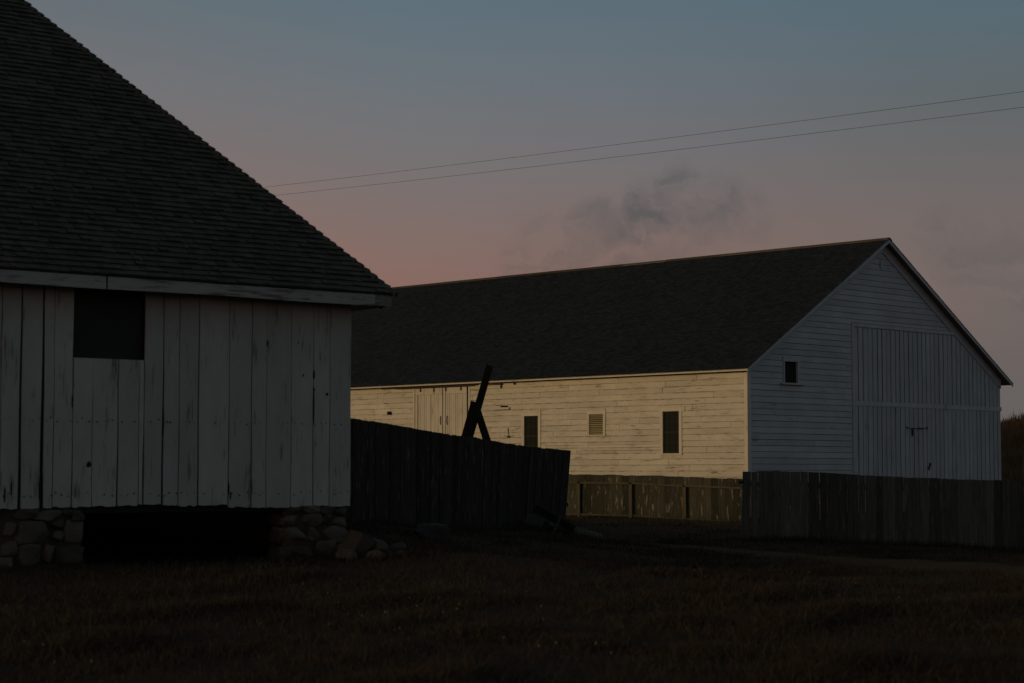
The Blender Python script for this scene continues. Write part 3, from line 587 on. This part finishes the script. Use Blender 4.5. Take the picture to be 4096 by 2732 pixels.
# ================================================================ fences
def board_run(mb, length, top, bot, lean, wmin, wmax, gaps=(), thick=.022, rag=.012):
    """vertical boards along local X; top/bot/lean are functions of the distance along the fence"""
    x = 0.
    while x < length:
        ww = random.uniform(wmin, wmax); xe = min(x + ww, length); g_ = random.uniform(.002, .008)
        for gx, gw_ in gaps:
            if abs(xe - gx) < .08: g_ = gw_
        le = lean((x + xe) / 2); yo = random.uniform(-.010, .010); zt = lambda q: top(q) + ro; zb = bot((x + xe) / 2) - .1
        ro = random.uniform(-rag, rag); ht = top(x) - zb
        pl = [(x + g_ / 2 - le * ht, zb), (xe - g_ / 2 - le * ht, zb), (xe - g_ / 2, zt(xe)), ((x + xe) / 2, zt((x + xe) / 2) + random.uniform(-.006, .008)), (x + g_ / 2, zt(x))]
        mb.solid([(p, yo - thick / 2, q) for p, q in pl], [(p, yo + thick / 2, q) for p, q in pl]); x = xe
def lerp(pts):
    xs_, zs_ = zip(*pts); return lambda t: float(np.interp(t, xs_, zs_))
# left: dark leaning fence running from behind the old barn's corner
a0, a1 = Vector((-2.976, 37)), Vector((1.409, 48)); dv = a1 - a0; FL = dv.length; fa = math.atan2(dv.y, dv.x); EX = 2.2
F1 = empty('plank_fence', (a0.x - dv.x / FL * EX, a0.y - dv.y / FL * EX, 0), fa, 'dark weathered tight plank fence sloping down from the old barn corner', 'fence')
tp = lerp([(0, 2.72), (EX, 2.641), (EX + 1.615, 2.583), (EX + 2.83, 2.516), (EX + 4.32, 2.435), (EX + 5.19, 2.414), (EX + 5.99, 2.389), (EX + 6.85, 2.34), (EX + 8.69, 2.248), (EX + 10.2, 2.212), (EX + 11.9, 2.181)])
gl = lambda t: h(a0.x + dv.x / FL * (t - EX), a0.y + dv.y / FL * (t - EX))
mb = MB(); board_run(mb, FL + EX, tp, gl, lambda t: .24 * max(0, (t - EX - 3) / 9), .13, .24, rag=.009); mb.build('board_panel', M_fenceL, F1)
mb = MB()
for z in (.55, 1.55): mb.bar((.1, .05, gl(0) + z), (FL + EX - .1, .05, gl(FL + EX) + z - .05), .05, .09)
mb.build('rail', M_fenceL, F1)
for t in (1.2, 3.6, 6.0, 8.4, 10.8, 13.2): mb = MB(); mb.box((t - .05, .08, gl(t) - .2), (t + .05, .18, tp(t) - .12)); mb.build('post', M_fenceL, F1)
# middle: rear fence seen from its framed side, in front of the long barn
a0, a1 = Vector((1.88, 66.5)), Vector((7.397, 64.)); dv = a1 - a0; FL = dv.length; EX = 1.6; ux, uy = dv.x / FL, dv.y / FL
F2 = empty('framed_fence', (a0.x - ux * EX, a0.y - uy * EX, 0), math.atan2(dv.y, dv.x), 'low lichened board fence with posts and rails showing, below the long barn wall', 'fence')
gm = lambda t: h(a0.x + ux * (t - EX), a0.y + uy * (t - EX))
tp = lerp([(0, 1.615), (EX, 1.614), (EX + 1.48, 1.60), (EX + 3.01, 1.572), (EX + 4.51, 1.516), (EX + 6.06, 1.461), (EX + 10, 1.36)])
rt = lerp([(0, 1.368), (EX, 1.366), (EX + 2.32, 1.340), (EX + 4.06, 1.261), (EX + 6.05, 1.196), (EX + 10, 1.1)]); rb = lerp([(0, .313), (EX, .313), (EX + 2.09, .30), (EX + 2.1, .29), (EX + 4.06, .19), (EX + 6.05, .097), (EX + 10, .0)])
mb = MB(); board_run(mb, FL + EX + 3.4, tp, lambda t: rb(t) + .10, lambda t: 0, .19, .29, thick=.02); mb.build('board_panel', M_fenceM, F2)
posts = [EX - 1.3, EX + .405, EX + 2.244, EX + 4.108, EX + 6.1, EX + 8.1]
for z_, nm, th in ((rt, 'top_rail', .05), (rb, 'bottom_rail', .05)):
    for a, b_ in zip([0] + posts, posts + [FL + EX + 3.4]):
        if b_ - a > .2: mb = MB(); mb.bar((a + .055, -.055, z_(a) - .02), (b_ - .055, -.055, z_(b_) - .02), .08, th); mb.build(nm, M_rail, F2)
for t in posts: mb = MB(); q = random.uniform(-.02, .02); mb.bar((t + q, -.075, gm(t) - .25), (t, -.075, rt(t) - .05), .105, .10, (0, 1, 0)); mb.build('post', M_post, F2)
# right: plank fence in front of the gable end
a0, a1 = Vector((5.2, 45.)), Vector((11.42, 44.5)); dv = a1 - a0; FL = dv.length; ux, uy = dv.x / FL, dv.y / FL
F3 = empty('grey_plank_fence', (a0.x, a0.y, 0), math.atan2(dv.y, dv.x), 'grey plank fence with narrow gaps crossing in front of the gable end', 'fence')
gr = lambda t: h(a0.x + ux * t, a0.y + uy * t)
tp = lerp([(0, 1.669), (.33, 1.664), (.345, 1.688), (1.3, 1.675), (1.76, 1.652), (2.38, 1.612), (2.9, 1.578), (3.39, 1.556), (4.13, 1.524), (4.9, 1.493), (6.24, 1.464), (12, 1.30)])
mb = MB(); board_run(mb, FL + 4, tp, gr, lambda t: .035 * max(0, 1 - t / .4), .15, .27, gaps=((.37, .018), (1.79, .02)), rag=.006); mb.build('board_panel', M_fenceR, F3)
mb = MB()
for z in (.45, 1.25): mb.bar((.02, .06, gr(0) + z), (FL + 4, .06, gr(FL + 4) + z), .05, .09)
mb.build('rail', M_fenceR, F3)
for t in (.45, 2.9, 5.3, 7.7, 10.1): mb = MB(); mb.box((t - .05, .09, gr(t) - .2), (t + .05, .19, tp(t) - .1)); mb.build('post', M_fenceR, F3)
mb = MB(); mb.box((-.09, -.02, 1.40), (.03, .03, 1.47)); mb.build('latch', M_iron, F3)

# ================================================================ things standing about
PR = empty('leaning_timber_prop', (-1.1, 45, h(-1.1, 45)), 0, 'black timber prop of leaning beam, short board and brace rising behind the dark fence', 'timber prop')
pz = PR.location.z; S_ = 45 / 42.5
def pp(x, z, y=0): return (x * S_ - PR.location.x, y, 1.6 + (z - 1.6) * S_ - pz)
def slab(name, a, b_, w0, w1, y, th):
    mb = MB(); A_, B_ = Vector(pp(*a)), Vector(pp(*b_)); d = (B_ - A_).normalized(); nx_ = Vector((d.z, 0, -d.x)); n = 5
    A_ = A_ - d * (A_.z + .1) / d.z if A_.z > -.1 else A_
    L_ = [A_ + (B_ - A_) * t for t in np.linspace(0, 1, n)]; bow = [.02 * math.sin(math.pi * t) for t in np.linspace(0, 1, n)]; ws = np.linspace(w0, w1, n)
    lo = [p - nx_ * (q / 2 - o) for p, q, o in zip(L_, ws, bow)]; hi = [p + nx_ * (q / 2 + o) for p, q, o in zip(L_, ws, bow)]
    pl = hi + lo[::-1]; pl = pl[::-1]
    mb.solid([(p.x, y - th / 2, p.z) for p in pl], [(p.x, y + th / 2, p.z) for p in pl]); mb.build(name, M_prop, PR)
slab('beam', (-.930, 2.41), (-.474, 3.935), .205, .158, 0, .09)
slab('board', (-1.035, 2.41), (-.815, 3.165), .15, .13, .07, .04)
slab('brace', (-.553, 2.35), (-.735, 2.95), .195, .165, -.08, .06)

def rock(name, px, py, size, seed, mat, label, rot=0., sink=.3, group=None, square=.5, dz=None):
    z = h(px, py) + size[2] / 2 * (1 - sink) if dz is None else dz
    mb = MB(); mb.stone((0, 0, 0), size, seed, rot, 3, square=square, rough=.13); o = mb.build(name, mat, smooth=False, loc=(px, py, z), rotz=random.uniform(-.4, .4)); return tag(o, label, 'rock', group)
GR = 'stones tumbled beside the pier'
rock('rock', -2.26, 29.35, (.40, .30, .33), 11, M_yel, 'tallest angular block of stone leaning against the right stone pier', .55, .05, GR, .7, dz=h(-2.26, 29.35) + .17)
rock('rock', -1.98, 29.55, (.40, .34, .26), 12, M_grey, 'grey jagged stone just right of the tall angular block', .2, .15, GR)
rock('rock', -1.73, 29.7, (.30, .26, .17), 13, M_grey, 'flat grey stone at the right end of the rubble', -.2, .2, GR)
rock('rock', -1.98, 29.1, (.30, .22, .16), 14, M_stone, 'low brownish stone on the grass in front of the grey jagged stone', 0, .3, GR)
rock('rock', -2.38, 29.05, (.34, .24, .18), 15, M_stone, 'brown stone low under the tall angular block', .1, .2, GR)
rock('rock', -1.62, 29.3, (.20, .18, .10), 16, M_grey, 'smallest flat stone lying out in the grass beyond the rubble', 0, .2, GR)
rock('boulder', -1.42, 34.6, (.60, .42, .30), 21, M_grey, 'low rounded boulder in the grass before the dark fence', 0, .35, None, .5)
def at_px(px, d): return (px - 1175.5) / 4571 * d
rock('rock', .45, 44.2, (.55, .4, .36), 31, M_grey, 'pale stone lying under the fallen dark plank', 0, .1, 'stones under the fallen plank')
rock('rock', .95, 44.5, (.6, .4, .30), 32, M_grey, 'mossy stone beside the leaning stick, by the fence end', 0, .1, 'stones under the fallen plank')
rock('rock', 1.42, 45.6, (.6, .4, .22), 33, M_grey, 'dark flat stone lying behind the pale log', 0, .1)
z0 = h(.52, 43.9)
mb = MB(); mb.bar((.50, 44.15, z0 + .50), (1.36, 43.9, h(1.36, 43.9) + .14), .05, .17, (0, 0, 1)); mb.bar((.36, 44.1, h(.36, 44.1) + .02), (1.32, 43.85, h(1.32, 43.85) + .05), .16, .12); tag(mb.build('fallen_plank', M_prop), 'fallen black planks slumped on stones at the foot of the dark fence', 'plank')
mb = MB(); mb.bar((.88, 43.5, h(.88, 43.5) - .05), (1.07, 43.75, h(1.05, 43.7) + .40), .045, .045, (0, 1, 0)); tag(mb.build('stick', bare_wood('grey_stick', (.06, .062, .055))), 'grey upright stick leaning against the fallen planks', 'stick')
mb = MB(); pts = [(1.33, 44.7), (1.5, 44.68), (1.7, 44.62), (1.88, 44.6), (2.0, 44.58)]; mb.tube([(x, y, h(x, y) + .085 + .01 * math.sin(9 * x)) for x, y in pts], [.10, .115, .105, .10, .07], 9); tag(mb.build('log', M_log, smooth=True), 'pale bleached log lying on the grass past the end of the dark fence', 'log')
px_ = at_px(2352, 62); mb = MB(); mb.tube([(0, 0, -.4), (.01, 0, 1.2), (-.01, 0, 2.28 - h(px_, 62))], [.105, .095, .085], 8); tag(mb.build('wooden_post', M_prop, loc=(px_, 62, h(px_, 62))), 'dark round wooden post behind the grey fence at far right', 'post')
# overhead wires
def wire(p, q, label, sag):
    p, q = Vector(p), Vector(q); a, b_ = p + (p - q) * .9, q + (q - p) * .9; pts = []
    for t in np.linspace(0, 1, 61):
        v_ = a + (b_ - a) * t; v_.z += sag * ((2 * t - 1) ** 2 - (1 / 2.8) ** 2); pts.append(v_ - a)
    mb = MB(); mb.tube(pts, .0065, 5); tag(mb.build('overhead_wire', M_wire, loc=a), label, 'wire', 'overhead wires')
wire((-12.113, 95, 15.367), (15.596, 60, 13.249), 'upper of the two thin wires crossing the sky', .55)
wire((-11.46, 95, 14.988), (15.587, 60, 12.767), 'lower of the two thin wires crossing the sky', .55)

# ================================================================ grass and brush
def leaf_mat(name, stops):
    m, kk, b = new_mat(name, .9, .08); i = isl(kk); n = kk.noise(obj_co(kk), .5, 4, .65)
    t = kk.math('ADD', kk.math('MULTIPLY', i, .55), kk.math('MULTIPLY', kk.mapr(n, .3, .7), .45)); setcol(kk, b, kk.ramp(t, stops)); return m
def blades(name, P, Z, Ht, Wd, mat, label, lean=.45):
    n = len(P); ang = rng.uniform(0, 6.283, n); la = rng.uniform(0, 6.283, n); lm = Ht * rng.uniform(.05, lean, n) * 1.4
    dx_, dy_ = np.cos(ang) * Wd / 2, np.sin(ang) * Wd / 2; V = np.zeros((n, 5, 3)); x, y = P[:, 0], P[:, 1]
    V[:, 0] = np.stack([x - dx_, y - dy_, Z - .02], 1); V[:, 1] = np.stack([x + dx_, y + dy_, Z - .02], 1)
    mx, my, mz = x + np.cos(la) * lm * .35, y + np.sin(la) * lm * .35, Z + Ht * .6
    V[:, 2] = np.stack([mx + dx_ * .75, my + dy_ * .75, mz], 1); V[:, 3] = np.stack([mx - dx_ * .75, my - dy_ * .75, mz], 1); V[:, 4] = np.stack([x + np.cos(la) * lm, y + np.sin(la) * lm, Z + Ht], 1)
    me = bpy.data.meshes.new(name); i = np.arange(n) * 5
    loops = np.stack([i, i + 1, i + 2, i + 3, i + 3, i + 2, i + 4], 1).ravel()
    me.vertices.add(n * 5); me.vertices.foreach_set('co', V.ravel()); me.loops.add(n * 7); me.loops.foreach_set('vertex_index', loops); me.polygons.add(n * 2)
    st = np.stack([np.arange(n) * 7, np.arange(n) * 7 + 4], 1).ravel(); me.polygons.foreach_set('loop_start', st); me.update(calc_edges=True); me.validate()
    me.materials.append(mat); o = bpy.data.objects.new(name, me); scene.collection.objects.link(o); return tag(o, label, 'grass' if 'grass' in name else 'brush', None, 'stuff')
def keep(P):
    """off the buildings' floors and thin on the path"""
    c, s = math.cos(R(-38.2)), math.sin(R(-38.2)); qx, qy = P[:, 0] + 2.423, P[:, 1] - 30; lx, ly = c * qx - s * qy, s * qx + c * qy
    a = (lx < .0) & (ly > .0) & (ly < 13); c, s = math.cos(R(-45)), math.sin(R(-45)); qx, qy = P[:, 0] - 8.156, P[:, 1] - 69; lx, ly = c * qx - s * qy, s * qx + c * qy
    b_ = (lx > -.05) & (ly > -.05) & (lx < 16.5) & (ly < 34.1); d = np.full(len(P), 9.)
    for p in PATH: d = np.minimum(d, np.hypot(P[:, 0] - p[0], P[:, 1] - p[1]) - p[2] * .85)
    return ~(a | b_) & ((d > 0) | (rng.random(len(P)) < .38)), d
N_ = 560000
yy = 12.5 * np.exp(rng.random(N_) * math.log(68 / 12.5)); xx = (rng.random(N_) * 2 - 1) * (.31 * yy + 1.5); P = np.stack([xx, yy], 1)
cl = np.sin(1.1 * xx + 2 * np.sin(.7 * yy)) * np.sin(.8 * yy + 1.3 * np.sin(.9 * xx)) + .6 * np.sin(3.7 * xx + yy) * np.sin(2.9 * yy - xx)
kp, dd = keep(P); kp &= rng.random(N_) < np.clip(.50 + .55 * cl, .10, 1); P, cl, dd = P[kp], cl[kp], dd[kp]
Ht = (.03 + .06 * rng.random(len(P)) ** 1.5 + .06 * np.clip(cl, 0, 1.2) ** 1.5) * np.where(dd < 0, .35, 1); Ht *= np.where(rng.random(len(P)) < .02, 2.2, 1) * np.where(P[:, 1] > 52, .6, 1)
Wd = .003 + .00028 * P[:, 1] * rng.uniform(.6, 1.4, len(P))
blades('grass', P, H(P[:, 0], P[:, 1]), Ht, Wd, leaf_mat('dry_grass', [(0, (0.0230, 0.0184, 0.0151)), (.35, (0.0518, 0.0407, 0.0330)), (.6, (0.0720, 0.0575, 0.0454)), (.8, (0.0446, 0.0447, 0.0302)), (1, (0.1224, 0.1039, 0.0801))]), 'short dry brown grass with bare patches over the foreground', 1.5)
# taller tufts along the foot of walls and fences
T = []
for (x0, y0, x1, y1, n) in ((-9, 24.6, -2.5, 29.8, 500), (-2.6, 37.2, 1.5, 47.6, 2600), (5.2, 44.75, 12, 44.2, 2600), (1.6, 66.2, 7.6, 63.6, 300), (-2.4, 28.9, -1.2, 29.6, 500)):
    t = rng.random(n); T.append(np.stack([x0 + (x1 - x0) * t + rng.normal(0, .14, n), y0 + (y1 - y0) * t - np.abs(rng.normal(0, .25, n))], 1))
T = np.concatenate(T); kp, dd = keep(T); T = T[kp]
blades('grass_fringe', T, H(T[:, 0], T[:, 1]), .05 + .13 * rng.random(len(T)) ** 2, .004 + .00025 * T[:, 1], bpy.data.materials['dry_grass'], 'longer dry grass along the foot of walls and fences', .7)
# brush on the hillside
n = 110000; bx = 17 + rng.random(n) * 38; by = 88 + rng.random(n) ** 1.3 * 45; P = np.stack([bx, by], 1); kp, _ = keep(P); P = P[kp]
cl = np.sin(1.7 * P[:, 0]) * np.sin(.9 * P[:, 1] + P[:, 0]) + .5 * np.sin(4.1 * P[:, 0] + P[:, 1])
Ht = np.where(P[:, 1] < 95, .2, .36) * (.5 + rng.random(len(P)) + .55 * np.clip(cl, -.3, 1)) * np.where(rng.random(len(P)) < .04, 1.5, 1)
blades('brush', P, hill_h(P[:, 0], P[:, 1]), Ht, .02 + .035 * rng.random(len(P)), leaf_mat('brown_brush', [(0, (.020, .014, .008)), (.4, (.17, .110, .062)), (.7, (.23, .15, .085)), (.85, (.10, .09, .05)), (1, (.40, .29, .16))]), 'brown dry brush covering the hillside at right', .4)

# pale seed heads caught in the grass
n = 420; fy = 15 * np.exp(rng.random(n) * math.log(50 / 15)); fx = (rng.random(n) * 2 - 1) * .28 * fy; ok = np.sin(.9 * fx + .4 * fy) + .8 * np.sin(.31 * fy - .5 * fx + 1) > .5; mb = MB()
for x, y in zip(fx[ok], fy[ok]):
    if not keep(np.array([[x, y]]))[0][0]: continue
    z = h(x, y) + random.uniform(.05, .12); q = random.uniform(.005, .011)
    t6 = [(x + q, y, z), (x, y + q, z), (x - q, y, z), (x, y - q, z)]
    for a, b_ in zip(t6, t6[1:] + t6[:1]): mb.poly([a, b_, (x, y, z + q * .8)]); mb.poly([b_, a, (x, y, z - q * 2)])
tag(mb.build('grass_seed_heads', plain('seed_head', (.16, .165, .15))), 'pale specks of seed heads scattered in the dry grass', 'grass', None, 'stuff')
